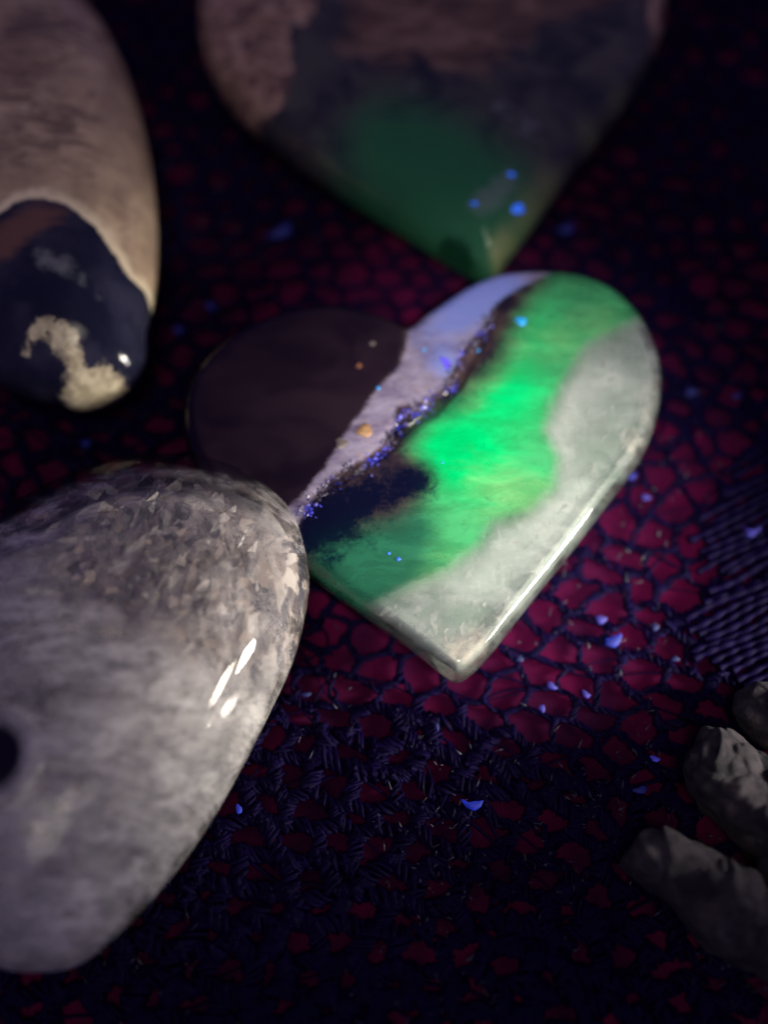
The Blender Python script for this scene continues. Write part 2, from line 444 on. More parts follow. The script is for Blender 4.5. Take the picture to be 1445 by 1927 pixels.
# fuzz: short stray fibres standing off the threads
FV, FF = [], []
keys = [k for k, p in nodes.items() if abs(p[0]) < 6.5 and -8 < p[1] < 9]
for _ in range(9000):
    p = nodes[random.choice(keys)]; x, y = p[0] + random.gauss(0, .2), p[1] + random.gauss(0, .16)
    if lumps(np.array([[x, y, 0.]]), 1.6)[0] + .5 * lumps(np.array([[x, y, 2.]]), 4)[0] < random.uniform(-.4, .9): continue
    low = 1 if y < -3.0 else (.45 if y < 0 else .22)
    if random.random() > low: continue
    h = random.uniform(.03, .11) * (1.8 if random.random() < .06 else 1); dx, dy = random.gauss(.01, .05), random.gauss(.02, .05); w = random.uniform(.005, .016)
    z = p[2] + random.uniform(0, .06); n0 = len(FV); aa = random.random() * 6.28
    for lv, ww in ((0, 1), (.55, .8)):
        for k in range(3):
            FV.append((x + dx * lv ** 1.5 + w * ww * math.cos(aa + k * 2.09), y + dy * lv ** 1.5 + w * ww * math.sin(aa + k * 2.09), z + h * lv))
    FV.append((x + dx, y + dy, z + h))
    for k in range(3):
        j = (k + 1) % 3; FF += [[n0 + k, n0 + j, n0 + 3 + j, n0 + 3 + k], [n0 + 3 + k, n0 + 3 + j, n0 + 6]]
tag(mesh_obj('fuzz', FV, FF, Mf.m, lace), kind='stuff')

# ================================================================== stone 1: the green heart in the middle
ZT = 1.35
hb = empty('agate_heart', tuple(at(800, 900, 0)[:2]) + (0,)); hb.location = (0, 0, 0)
tag(hb, 'heart-shaped agate glowing bright green across its middle, in the centre', 'agate heart', 'polished heart stones on the lace')
out1 = [(860, 1279), (892, 1262), (930, 1222), (1000, 1132), (1080, 1032), (1150, 940), (1205, 865), (1235, 790), (1244, 715), (1230, 650),
        (1195, 590), (1150, 550), (1095, 527), (1040, 519), (985, 519), (930, 527), (880, 548), (830, 580), (792, 606), (768, 624), (742, 614),
        (690, 594), (620, 583), (550, 590), (480, 615), (420, 650), (372, 700), (349, 750), (345, 805), (360, 865), (400, 925), (480, 1000), (590, 1085), (680, 1150),
        (780, 1222), (830, 1262)]
V, F, O, d, S = stone_geo(out1, (820, 860), .98, ZT, .20, .35, Rb=.75, n=380, K=80)
XY = V[:, :2]
P1 = lambda l: pts(l, 1.27)
band = P1([(1050, 505), (985, 500), (930, 505), (880, 528), (830, 560), (770, 615), (755, 680), (712, 738), (670, 790), (632, 850), (605, 890), (565, 935), (520, 975), (560, 985),
           (585, 945), (615, 905), (665, 878), (712, 848), (742, 806), (748, 772), (790, 762), (832, 738), (852, 700), (872, 660), (905, 622), (925, 582), (965, 548)])
green = P1([(1050, 500), (1160, 520), (1215, 600), (1110, 655), (1065, 730), (1035, 810), (1062, 860), (1052, 925), (1000, 968), (935, 990), (908, 1035), (850, 1080), (780, 1112),
            (700, 1145), (660, 1165), (560, 1085), (600, 1010), (650, 995), (740, 985), (790, 950), (815, 905), (800, 875), (775, 850), (785, 815), (810, 795), (900, 735), (945, 680), (985, 590), (1020, 545)])
lobe = P1([(300, 560), (620, 540), (760, 600), (752, 680), (712, 738), (670, 790), (632, 850), (605, 890), (545, 960), (500, 1030), (300, 1030)])
quartz = P1([(1230, 590), (1110, 655), (1065, 730), (1035, 810), (1062, 860), (1052, 925), (1000, 968), (935, 990), (908, 1035), (850, 1080), (780, 1112), (700, 1145), (640, 1160), (860, 1340), (1300, 950), (1330, 680)])
hot = splat(XY, [(*p, r, v) for p, r, v in zip(P1([(850, 850), (960, 740), (1010, 620), (900, 880), (1000, 850), (1000, 930)]), (.6, .6, .5, .5, .5, .4), (.9, .75, .35, .35, .15, .1))])
teal = splat(XY, [(*p, r, v) for p, r, v in zip(P1([(640, 1040), (720, 1060), (760, 1000), (620, 1100), (1090, 570), (700, 960)]), (.8, .6, .5, .6, .5, .5), (.8, .5, .5, .6, .35, .4))])
yel = splat(XY, [(*p, r, v) for p, r, v in zip(P1([(930, 700), (880, 750), (1050, 640), (1130, 590), (990, 950), (900, 900), (800, 1110), (960, 650)]), (.3, .3, .4, .4, .6, .4, .7, .3), (.5, .45, .5, .5, .6, .3, .5, .35))])
ink = splat(XY, [(*p, r, v) for p, r, v in zip(P1([(770, 915), (700, 930), (640, 960), (590, 1010), (740, 800), (800, 895)]), (.30, .38, .42, .42, .30, .2), (.85, .7, .7, .9, .8, .4))])
blu = splat(XY, [(*p, r, v) for p, r, v in zip(P1([(900, 560), (850, 600), (960, 535), (840, 690), (800, 640)]), (.45, .4, .4, .25, .4), (.7, .6, .6, .8, .3))])
cream = splat(XY, [(*p, r, v) for p, r, v in zip(P1([(860, 1225), (905, 1200), (1200, 830), (1215, 770), (1225, 720), (950, 1150), (1150, 920)]), (.3, .25, .25, .2, .2, .2, .3), (.8, .6, .7, .6, .5, .5, .3))])
at1 = dict(blu=blu, cream=cream, sd_band=sdf(XY, band), sd_green=sdf(XY, green), sd_lobe=sdf(XY, lobe), sd_quartz=sdf(XY, quartz), rim=d, hot=hot, teal=teal, yel=yel, ink=ink)
# the open cavity along the band: a shallow rough trench in the polished face
cav = P1([(745, 800), (790, 770), (845, 735), (875, 690), (912, 630), (930, 600), (905, 660), (870, 730), (820, 785), (775, 815), (740, 850), (680, 890), (620, 920), (590, 950), (600, 925), (665, 880), (715, 850)])
cd_ = sdf(XY, cav); topm = np.arange(len(V)) < len(V) // 2
V[:, 2] -= np.where(topm, np.clip(cd_ + .03, 0, .12) * 1.1 * (1 + .4 * lumps(V, 9)), 0)

def heart_mat(core):
    M = Mat('green agate core' if core else 'green agate')
    if core: M.P = M.scaled((1, 1, 1)); M.P.node.inputs['Location'].default_value = (7.3, 2.1, 4.4)
    n1 = M.noise(1.6, 6, .62, .2); n2 = M.noise(5.5, 5, .6, .4); n3 = M.noise(24, 4, .65)
    nn = lambda s_, big=.5: M.add(M.mul(M.sub(n1, .5), big), M.add(M.mul(M.sub(n2, .5), big * .5), M.mul(M.sub(n3, .5), s_)))
    edge_n = nn(.10, .16)
    cloud = M.noise(2.2, 7, .66, .3, vec=M.scaled((1, 2.2, 1), (0, 0, -.7)))
    lobe_c = M.mix(M.step(M.noise(.8, 3, .5, .5, vec=M.scaled((1, 1.5, 1), (0, 0, -.35))), .3, .72), (.009, .005, .010), (.024, .014, .020))
    lobe_c = M.mix(M.mul(M.step(n1, .55, .75), .3), lobe_c, (.028, .015, .018))
    band_c = M.mix(M.step(cloud, .3, .7), (.13, .10, .17), (.32, .28, .37))
    band_c = M.mix(M.mul(M.step(M.noise(11, 4), .52, .72), .5), band_c, (.30, .22, .20))
    band_c = M.mix(M.step(M.add(M.attr('blu'), M.mul(M.sub(n2, .5), .8)), .1, .9, 0, .8), band_c, (.16, .21, .50))
    dark_c = M.mix(M.step(n1, .35, .65), (.010, .008, .018), (.075, .045, .042))
    dark_c = M.mix(M.step(M.add(M.attr('ink'), M.add(edge_n, M.add(M.mul(M.sub(n2, .5), .9), M.mul(M.sub(n3, .5), .9)))), .2, .9), dark_c, (.003, .004, .016))
    streak = M.noise(1.1, 7, .62, .25, vec=M.scaled((.8, 3.2, 1), (0, 0, -.75)))
    gv = M.add(M.attr('hot'), M.mul(M.sub(streak, .5), .7))
    gr = M.mix(M.step(gv, .0, .85), (.055, .33, .12), (.0, .50, .13))
    gr = M.mix(M.step(M.add(M.attr('yel'), M.mul(M.sub(cloud, .5), .9)), .15, .75, 0, .75), gr, (.17, .42, .15))
    gr = M.mix(M.step(M.add(M.attr('teal'), M.mul(M.sub(streak, .5), .5)), .1, .9, 0, .9), gr, (.02, .13, .075))
    gr = M.mix(M.step(M.add(M.attr('ink'), M.add(M.mul(M.sub(n3, .5), .9), M.add(M.mul(M.sub(n2, .5), 1.6), M.mul(M.sub(n1, .5), 1.2)))), .15, .95), gr, (.003, .014, .026))
    qv = M.noise(.9, 3, .5, .4); qf = M.noise(4, 6, .7, .8, vec=M.scaled((2.6, .9, 1), (0, 0, -.5)))
    qz = M.mix(M.step(qv, .3, .7), (.19, .25, .205), (.50, .54, .49))
    qz = M.mix(M.mul(M.step(qf, .5, .72), .45), qz, (.60, .61, .57))
    qz = M.mix(M.mul(M.step(M.noise(9, 5, .7), .58, .72), .15), qz, (.12, .14, .13))
    qz = M.mix(M.step(M.add(M.attr('cream'), M.mul(M.sub(M.noise(7, 4, .7, .6), .5), 1.5)), .25, 1.1, 0, .8), qz, (.68, .62, .52))
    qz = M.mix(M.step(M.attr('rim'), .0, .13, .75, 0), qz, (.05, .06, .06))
    ib = M.step(M.add(M.attr('sd_band'), edge_n), -.03, .05)
    il = M.step(M.add(M.attr('sd_lobe'), M.mul(edge_n, .8)), -.06, .06)
    ig = M.step(M.add(M.attr('sd_green'), M.mul(edge_n, 2.6)), -.26, .26)
    iq = M.step(M.add(M.attr('sd_quartz'), M.mul(edge_n, 1.1)), -.20, .13)
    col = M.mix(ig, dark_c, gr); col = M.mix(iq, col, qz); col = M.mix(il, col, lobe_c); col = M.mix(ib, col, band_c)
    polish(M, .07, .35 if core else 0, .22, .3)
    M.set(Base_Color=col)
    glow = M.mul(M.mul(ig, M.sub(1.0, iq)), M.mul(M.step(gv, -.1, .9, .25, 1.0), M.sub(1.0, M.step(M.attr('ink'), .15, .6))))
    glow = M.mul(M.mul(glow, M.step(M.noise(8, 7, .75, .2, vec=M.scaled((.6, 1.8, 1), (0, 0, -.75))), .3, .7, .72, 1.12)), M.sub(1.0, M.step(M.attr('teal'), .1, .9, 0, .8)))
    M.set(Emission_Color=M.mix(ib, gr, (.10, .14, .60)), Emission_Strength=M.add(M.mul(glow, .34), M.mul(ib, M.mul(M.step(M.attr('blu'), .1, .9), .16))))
    if not core:
        win = M.step(M.noise(1.8, 7, .68, .25, vec=M.scaled((.7, 1.8, 1), (0, 0, -.75))), .34, .66)
        cq = M.mul(iq, M.add(.50, M.mul(win, .42))); cg = M.mul(M.mul(ig, M.sub(1.0, iq)), M.mul(win, .6))
        keep = M.mul(M.sub(1.0, ib), M.sub(1.0, il))
        glassy(M, M.mul(keep, M.op('MAXIMUM', cq, cg)))
    return M.m
Hm, Hc = heart_mat(False), heart_mat(True)
zone = np.argmax(np.c_[np.full(len(V), .0), sdf(XY, band) * 3 + .02, at1['sd_green'], at1['sd_quartz'] + .02, at1['sd_lobe'] + .02], 1)
hp = split_parts(V, F, zone, ['dark_band', 'pale_band', 'green_zone', 'quartz_zone', 'smoky_lobe'], Hm, hb, at1,
            {'green_zone': 'glowing green fluorescent zone', 'pale_band': 'pale lavender chalcedony band', 'smoky_lobe': 'dark smoky brown left lobe',
             'quartz_zone': 'cloudy grey white quartz border', 'dark_band': 'nearly black brown band with a crystal cavity'})
qpart = next(o for o in hp if o.name.startswith('quartz_zone'))
N1 = vnormals(V, F); dep = .10 + .10 * np.clip(d / .3, 0, 1) + .03 * lumps(V, 2.2)
mesh_obj('cloudy_core', V - N1 * dep[:, None], F, Hc, qpart, at1)
Mfk = flake_mat('heart flake', (.34, .37, .34), (.66, .65, .59), .6)
up1 = (np.arange(len(V)) < len(V) // 2) & (at1['sd_quartz'] > .05) & (d > .06)
flakes('crystal_flakes', qpart, Mfk, V, N1, up1 * (.25 + 1.5 * np.clip(at1['cream'], 0, 1)), 220, (.02, .10), (.02, .065), (.55, .8, 0))
NT1 = len(V) // 2
def on1(px, py, dz=0.0):
    p = at(px, py, 1.27); return (p[0], p[1], top_z(V, NT1, p) + dz)
# crystals along the cavity
Mdr = Mat('cavity crystal'); Mdr.set(Base_Color=Mdr.mix(Mdr.step(Mdr.noise(10, 3), .4, .65), (.02, .016, .05), (.20, .18, .24)), Roughness=.25)
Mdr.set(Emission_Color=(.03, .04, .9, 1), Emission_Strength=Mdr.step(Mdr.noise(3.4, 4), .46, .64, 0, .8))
spine = [(560, 965), (590, 940), (620, 905), (665, 882), (712, 852), (742, 812), (752, 775), (790, 765), (832, 738), (850, 705), (872, 662), (905, 624), (920, 590)]
sp = np.array(spine, float); pl = []
for k in range(len(sp) - 1):
    for _ in range(46):
        t = random.random(); c = sp[k] * (1 - t) + sp[k + 1] * t; pl.append(on1(c[0] + random.gauss(4, 7), c[1] + random.gauss(4, 7), -.01))
tag(crystal_cloud(pl, Mdr.m, 'crystal_crust', hb, .010, .026), 'blue sparkling crystal crust along the cavity edge', kind='stuff')
Mor = flat_mat('rusty orb', (.42, .24, .11), .45); Mor2 = flat_mat('copper orb', (.30, .12, .06), .3); Mor3 = flat_mat('grey orb', (.20, .16, .14), .4)
bead('round_inclusion', Mor, hb, on1(686, 815, 0), .105, .35)['label'] = 'rusty orange round inclusion in the pale band'
bead('round_inclusion', Mor3, hb, on1(643, 838, -.01), .085, .3, .25)
bead('round_inclusion', Mor2, hb, on1(676, 693, -.01), .06, .25)
bead('round_inclusion', Mor3, hb, on1(700, 650, -.015), .07, .25)
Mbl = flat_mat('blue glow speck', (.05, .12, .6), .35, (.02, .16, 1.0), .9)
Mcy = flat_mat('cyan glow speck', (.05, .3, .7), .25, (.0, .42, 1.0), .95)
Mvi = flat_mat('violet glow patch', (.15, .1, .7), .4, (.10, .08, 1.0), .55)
bead('bright_speck', Mcy, hb, on1(980, 606, 0), .075, .45, .18, (1.1, .8), -.6)['label'] = 'bright cyan fluorescent speck'
for x, y, r, m in ((750, 1053, .028, Mbl), (712, 735, .026, Mcy), (798, 659, .022, Mcy), (900, 658, .032, Mcy), (732, 1042, .02, Mbl), (832, 875, .016, Mcy)):
    bead('bright_speck', m, hb, on1(x, y, 0), r, .6)
bead('violet_patch', Mvi, hb, on1(841, 690, -.02), .10, .3, .3, (.7, 1.5), .3)

# ================================================================== stone 2: the milky quartz heart, lower left
hq = empty('quartz_stone')
tag(hq, 'large milky white quartz palm stone with dark round spot, lower left', 'quartz stone', 'polished stones on the lace')
out2 = [(80, 1829), (140, 1817), (200, 1776), (290, 1686), (380, 1568), (450, 1450), (510, 1332), (555, 1232), (578, 1135), (582, 1062), (570, 1002), (545, 956),
        (500, 916), (450, 886), (390, 867), (310, 860), (230, 868), (150, 892), (80, 925), (0, 970), (-110, 1045), (-210, 1150), (-265, 1300), (-255, 1460), (-190, 1620), (-90, 1770), (0, 1822)]
V, F, O, d, S = stone_geo(out2, (190, 1330), 1.05, 2.35, 1.4, .45, Rb=.9, n=340, K=84, p=2.2)
XY = V[:, :2]
spot_c = at(-22, 1418, 2.25)[:2]
# shallow round recess, coloured dark in the material
dh = np.hypot(XY[:, 0] - spot_c[0], XY[:, 1] - spot_c[1]); topm = np.arange(len(V)) < len(V) // 2
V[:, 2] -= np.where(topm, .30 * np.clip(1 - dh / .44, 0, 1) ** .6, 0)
cry = splat(XY, [(*p, r, v) for p, r, v in zip(pts([(300, 1010), (450, 1020), (540, 1080), (350, 1130), (200, 1060), (480, 1180)], 1.9), (1.0, 1.0, .8, .9, 1.0, .8), (.5, .5, .5, .4, .3, .35))])
_u = XY - at(190, 1330, 1.05)[:2]; _u = _u / (np.linalg.norm(_u, axis=1)[:, None] + 1e-6)
clear_ = np.clip(1.25 - d / .75, 0, 1) * np.clip((_u @ np.array([-.10, .99]) - .55) / .4, 0, 1)
tone = splat(XY, [(*p, r, v) for p, r, v in zip(pts([(250, 1350), (150, 1250), (60, 1500), (300, 1500)], 2.2), (1.3, 1.0, 1.2, 1.0), (.5, .3, .3, .2))])
dark_spot = np.where(topm, dh, 9)
def quartz_mat(core):
    M = Mat('milky quartz core' if core else 'milky quartz')
    if core: M.P = M.scaled((1, 1, 1)); M.P.node.inputs['Location'].default_value = (3.3, 8.1, 1.4)
    wv = M.warp(5, .16, M.warp(1.3, .7)); st = M.scaled((2.0, .9, 1.2), (0, 0, .12), wv)
    vs1 = M.n('ShaderNodeTexVoronoi', feature='SMOOTH_F1'); M.l(st, vs1.inputs['Vector']); vs1.inputs['Scale'].default_value = 3.0; vs1.inputs['Smoothness'].default_value = .25
    cellv = M.n('ShaderNodeSeparateColor'); M.l(vs1.outputs['Color'], cellv.inputs[0])
    wis = M.noise(2.4, 6, .68, 1.6, vec=st); wis2 = M.noise(5.5, 5, .65, 1.2, vec=st)
    ridge = lambda v, w: M.step(M.op('ABSOLUTE', M.sub(v, .5)), 0.0, w, 1, 0)
    veins = M.op('MAXIMUM', ridge(wis, .035), M.mul(ridge(wis2, .04), .8))
    cl = M.noise(1.3, 8, .70, .35, vec=M.scaled((.6, 1.5, 1), (0, 0, -.55))); cf = M.noise(4.5, 8, .74, .3, vec=M.scaled((.55, 1.7, 1), (0, 0, -.6)))
    base = M.mix(M.step(cl, .30, .68), (.21, .20, .205), (.64, .61, .575))
    base = M.mix(M.mul(M.step(cf, .50, .66), .6), base, (.70, .67, .63))
    base = M.mix(M.mul(M.step(cf, .36, .48, 1, 0), .7), base, (.13, .125, .14))
    base = M.mix(M.mul(M.step(M.noise(2.0, 5, .6, .7), .56, .70), .5), base, (.13, .12, .13))
    tone_ = M.add(M.mul(M.sub(cellv.outputs[0], .5), .55), M.noise(2.0, 6, .66, .8, vec=st))
    cells = M.mix(M.step(tone_, .25, .80), (.10, .095, .115), (.54, .48, .44))
    cells = M.mix(M.mul(M.step(cellv.outputs[1], .55, .8), .45), cells, (.30, .22, .185))
    cells = M.mix(M.mul(veins, M.step(M.noise(1.7, 3), .36, .62, .05, .8)), cells, (.52, .49, .48))
    base = M.mix(M.mul(veins, M.step(M.noise(1.4, 3), .42, .66, .0, .5)), base, (.70, .68, .65))
    crf = M.step(M.add(M.attr('cry'), M.mul(M.sub(M.noise(1.2, 4), .5), .9)), .15, .6)
    col = M.mix(crf, base, cells)
    cle = M.step(M.add(M.attr('clear'), M.mul(M.sub(M.noise(1.8, 5, .6, .5), .5), .8)), .2, .75)
    col = M.mix(M.mul(cle, .93), col, (.016, .013, .022))
    hl = M.step(M.attr('dark_spot'), .30, .44, 1, 0)
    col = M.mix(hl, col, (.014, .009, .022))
    polish(M, .06, .4 if core else 0, .3, .5)
    M.set(Base_Color=col)
    M.b.inputs['Subsurface Scale'].default_value = .10 * CM
    if not core:
        win = M.step(M.noise(1.5, 7, .7, .5, vec=M.scaled((.6, 1.5, 1), (0, 0, -.55))), .36, .64)
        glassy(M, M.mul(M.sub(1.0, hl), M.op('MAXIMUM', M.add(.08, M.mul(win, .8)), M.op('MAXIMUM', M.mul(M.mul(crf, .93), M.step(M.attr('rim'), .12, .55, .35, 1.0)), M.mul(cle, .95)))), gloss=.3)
        M.b.inputs['Specular IOR Level'].default_value = .09
    return M.m
aq = dict(rim=d, cry=cry, clear=clear_, dark_spot=dark_spot)
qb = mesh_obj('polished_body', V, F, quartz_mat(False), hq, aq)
N2 = vnormals(V, F); dep = np.where(dh < .6, .04, .06 + .10 * np.clip(d / .5, 0, 1)) + .30 * clear_ + .08 * np.clip(cry, 0, 1) + .04 * lumps(V, 2.0)
mesh_obj('milky_core', V - N2 * dep[:, None], F, quartz_mat(True), qb, aq)
upq = ((np.arange(len(V)) < len(V) // 2) & (dh > .55)) * S * (1 - S).clip(0, 1) ** .375 * (clear_ < .35) * np.clip((d - .18) / .2, 0, 1)
Mq1 = flake_mat('grey quartz flake', (.13, .12, .14), (.52, .48, .455), .58); Mq2 = flake_mat('pale quartz flake', (.44, .34, .28), (.76, .72, .68), .55)
flakes('crystal_flakes', qb, Mq1, V, N2, upq * (np.clip(cry, 0, 1) + .10) * d.clip(.05, 1), 330, (.0, .05), (.06, .19), (.15, 1, 0))
flakes('crystal_flakes', qb, Mq2, V, N2, upq * (.5 * np.clip(cry, 0, 1) + .12) * d.clip(.05, 1), 380, (.0, .05), (.02, .11), (.8, .6, 0))
# ================================================================== stone 3: the dim heart at the top
ht = empty('agate_heart')
tag(ht, 'dim heart-shaped agate with brown crown and dark green tip, at the top', 'agate heart', 'polished heart stones on the lace')
out3 = [(930, 516), (962, 478), (1020, 400), (1090, 310), (1160, 220), (1212, 140), (1242, 70), (1250, 10), (1240, -70), (1195, -145), (1100, -195), (980, -195), (880, -155), (812, -95),
        (740, -150), (640, -195), (520, -185), (425, -125), (382, -35), (376, 60), (392, 130), (435, 200), (515, 272), (600, 330), (700, 392), (800, 455), (885, 505)]
V, F, O, d, S = stone_geo(out3, (815, 120), .75, 1.5, .62, .25, Rb=.5, n=340, K=74)
XY = V[:, :2]; P3 = lambda l: pts(l, 1.4)
gtip = splat(XY, [(*p, r, v) for p, r, v in zip(P3([(900, 440), (800, 340), (720, 290), (880, 330), (950, 400), (740, 240)]), (.9, 1.1, .9, 1.0, .8, .8), (.55, .55, .45, .5, .5, .35))])
tipd = splat(XY, [(*p, r, v) for p, r, v in zip(P3([(860, 455), (830, 435), (905, 480)]), (.28, .2, .16), (.9, .6, .5))])
crown = sdf(XY, P3([(700, -260), (640, 80), (690, 130), (780, 140), (880, 150), (960, 110), (1050, 40), (1150, 20), (1200, -10), (1260, -260)]))
crust = sdf(XY, P3([(330, -200), (600, -60), (595, 20), (572, 55), (550, 40), (548, 100), (555, 140), (535, 190), (505, 200), (470, 190), (420, 190), (330, 160)]))
cru2 = sdf(XY, P3([(1215, -60), (1222, 30), (1240, 55), (1300, 40), (1290, -90)]))
wisp = splat(XY, [(*p, r, v) for p, r, v in zip(P3([(940, 205), (1000, 230), (930, 360), (960, 330), (900, 390), (770, 170), (980, 250)]), (.25, .25, .3, .25, .25, .3, .3), (.7, .5, .8, .7, .6, .5, .4))])
gold = splat(XY, [(*p, r, v) for p, r, v in zip(P3([(1010, 380), (1050, 320), (970, 460), (960, 440), (1180, 160), (1120, 230)]), (.4, .4, .22, .3, .4, .4), (.7, .6, 1.0, .8, .5, .5))])
M = Mat('dim agate')
n1 = M.noise(1.2, 5, .6, .8); n2 = M.noise(5, 5, .6, .4)
base = M.mix(M.step(n1, .35, .65), (.032, .034, .046), (.090, .082, .078))
base = M.mix(M.step(M.add(M.attr('gtip'), M.mul(M.sub(n1, .5), 1.3)), .0, 1.3), base, (.028, .110, .056))
base = M.mix(M.step(M.add(M.attr('gold'), M.mul(M.sub(n2, .5), .3)), .15, .8, 0, .85), base, (.22, .24, .11))
base = M.mix(M.step(M.add(M.attr('tipd'), M.mul(M.sub(n2, .5), .4)), .25, .6), base, (.004, .010, .010))
base = M.mix(M.step(M.add(M.attr('wisp'), M.mul(M.sub(M.noise(7, 6, .7), .5), 1.6)), .4, .9, 0, .6), base, (.18, .19, .21))
cr = M.step(M.add(M.attr('crown'), M.mul(M.sub(n1, .5), 1.4)), -.15, .35)
base = M.mix(cr, base, M.mix(M.step(M.noise(1.0, 5, .6, 1.2, vec=M.scaled((1, 2.5, 1), (0, 0, .3))), .35, .7), (.095, .056, .045), (.27, .17, .125)))
ck = M.op('MAXIMUM', M.attr('crust'), M.attr('cru2'))
ci = M.step(M.add(ck, M.mul(M.sub(n2, .5), .35)), -.02, .05)
base = M.mix(ci, base, M.mix(M.step(M.noise(4, 6, .7, .6), .35, .68), (.13, .07, .06), (.55, .37, .26)))
polish(M, .16, .2, .2, .1)
M.set(Base_Color=base, Emission_Color=(.02, .22, .08, 1), Emission_Strength=M.mul(M.step(M.attr('gtip'), .1, 1.1), .05))
a3 = dict(gtip=gtip, tipd=tipd, crown=crown, crust=crust, cru2=cru2, wisp=wisp, gold=gold)
V[:, 2] += np.where((np.arange(len(V)) < len(V) // 2) & (np.maximum(crust, cru2) > 0), .025 * fractal(V, 4, 3), 0)
split_parts(V, F, np.argmax(np.c_[np.full(len(V), 0.), crust * 5, gtip - .25, crown, cru2 * 5], 1), ['smoky_body', 'rough_crust', 'green_tip', 'brown_crown', 'rough_crust'], M.m, ht, a3,
            {'green_tip': 'dark green translucent lower tip', 'rough_crust': 'brown rough crust at the shoulder'})
NT3 = len(V) // 2
def on3(px, py, dz=0): p = at(px, py, 1.4); return (p[0], p[1], top_z(V, NT3, p) + dz)
for x, y, r in ((972, 377, .10), (960, 325, .055), (893, 380, .045), (783, 180, .035), (945, 237, .03)):
    bead('bright_speck', Mbl if r > .04 else Mdr.m, ht, on3(x, y, -.01), r, .4, .2, (1.3, .8))

# ================================================================== stone 4: the tan stone, upper left
hl_ = empty('banded_stone')
tag(hl_, 'tan mottled polished stone with a dark glassy lower end, upper left', 'agate stone', 'polished stones on the lace')
out4 = [(100, -70), (160, 0), (202, 60), (240, 140), (266, 220), (285, 310), (295, 400), (296, 490), (288, 560), (276, 620), (277, 660), (270, 692), (245, 722), (195, 746), (140, 757), (95, 748), (40, 735),
        (-40, 700), (-130, 620), (-200, 480), (-230, 300), (-205, 110), (-130, -50), (-20, -120)]
V, F, O, d, S = stone_geo(out4, (70, 330), 1.0, 2.1, 1.0, .4, Rb=.8, n=300, K=76, p=2.2)
XY = V[:, :2]; P4 = lambda l: pts(l, 1.9)
cap = sdf(XY, P4([(-200, 560), (-60, 480), (0, 415), (40, 393), (85, 385), (135, 398), (180, 428), (215, 470), (232, 492), (262, 500), (280, 560), (300, 620), (300, 800), (-300, 800)]))
patch = np.maximum(sdf(XY, P4([(55, 600), (85, 590), (120, 595), (142, 620), (150, 655), (160, 690), (125, 700), (118, 660), (95, 640), (80, 618), (40, 640), (40, 615)])),
                   sdf(pts([(0, 0)], 1)[[0]] * 0 + XY, pts([(110, 735), (150, 700), (185, 700), (215, 695), (242, 712), (200, 748), (140, 760), (95, 750)], 1.3)))
red = splat(XY, [(*p, r, v) for p, r, v in zip(P4([(60, 425), (110, 410), (20, 450), (0, 480)]), (.3, .3, .3, .3), (.6, .5, .6, .5))])
haze_ = splat(XY, [(*p, r, v) for p, r, v in zip(P4([(80, 490), (125, 505), (160, 530), (185, 550)]), (.22, .22, .15, .1), (.7, .7, .5, .5))])
mark = splat(XY, [(*p, r, v) for p, r, v in zip(P4([(40, 60), (100, 40), (60, 120), (140, 240), (110, 285), (20, 180), (60, 230), (150, 60), (10, 300), (100, 170)]), (.5,) * 10, (.5, .5, .4, .5, .45, .45, .3, .4, .3, .2))])
M = Mat('tan banded stone')
n2 = M.noise(5, 5, .6, .4); strk = M.noise(2.1, 6, .65, 1.6, vec=M.scaled((.8, 2.6, 1), (0, 0, -.2)))
tan = M.mix(M.step(M.noise(1, 5, .55, .6), .3, .7), (.31, .22, .155), (.58, .44, .30))
tan = M.mix(M.step(M.add(M.mul(M.attr('mark'), .55), M.mul(M.sub(strk, .5), 2.4)), .12, .60, 0, .75), tan, (.12, .075, .068))
tan = M.mix(M.step(M.add(M.attr('cap'), M.mul(M.sub(n2, .5), .25)), -.20, -.05, 0, .9), tan, (.74, .63, .44))
dk = M.mix(M.step(M.noise(1.3, 4), .35, .7), (.010, .011, .026), (.030, .030, .055))
dk = M.mix(M.step(M.add(M.attr('red'), M.mul(M.sub(strk, .5), 1.0)), .25, .8, 0, .9), dk, (.13, .065, .055))
dk = M.mix(M.step(M.add(M.attr('haze'), M.mul(M.sub(M.noise(6, 6, .7), .5), 1.0)), .35, .9, 0, .6), dk, (.20, .21, .23))
dk = M.mix(M.step(M.add(M.attr('patch'), M.mul(M.sub(M.noise(4.5, 6, .7), .5), .5)), -.04, .07), dk, M.mix(M.step(n2, .4, .65), (.34, .29, .20), (.60, .53, .38)))
col = M.mix(M.step(M.add(M.attr('cap'), M.mul(M.sub(n2, .5), .12)), -.03, .03), tan, dk)
polish(M, .12, .25, .2, .2); M.set(Base_Color=col)
split_parts(V, F, (cap > 0).astype(int), ['tan_body', 'dark_cap'], M.m, hl_, dict(cap=cap, patch=patch, red=red, haze=haze_, mark=mark),
            {'dark_cap': 'dark glassy end with a cream cloud'})

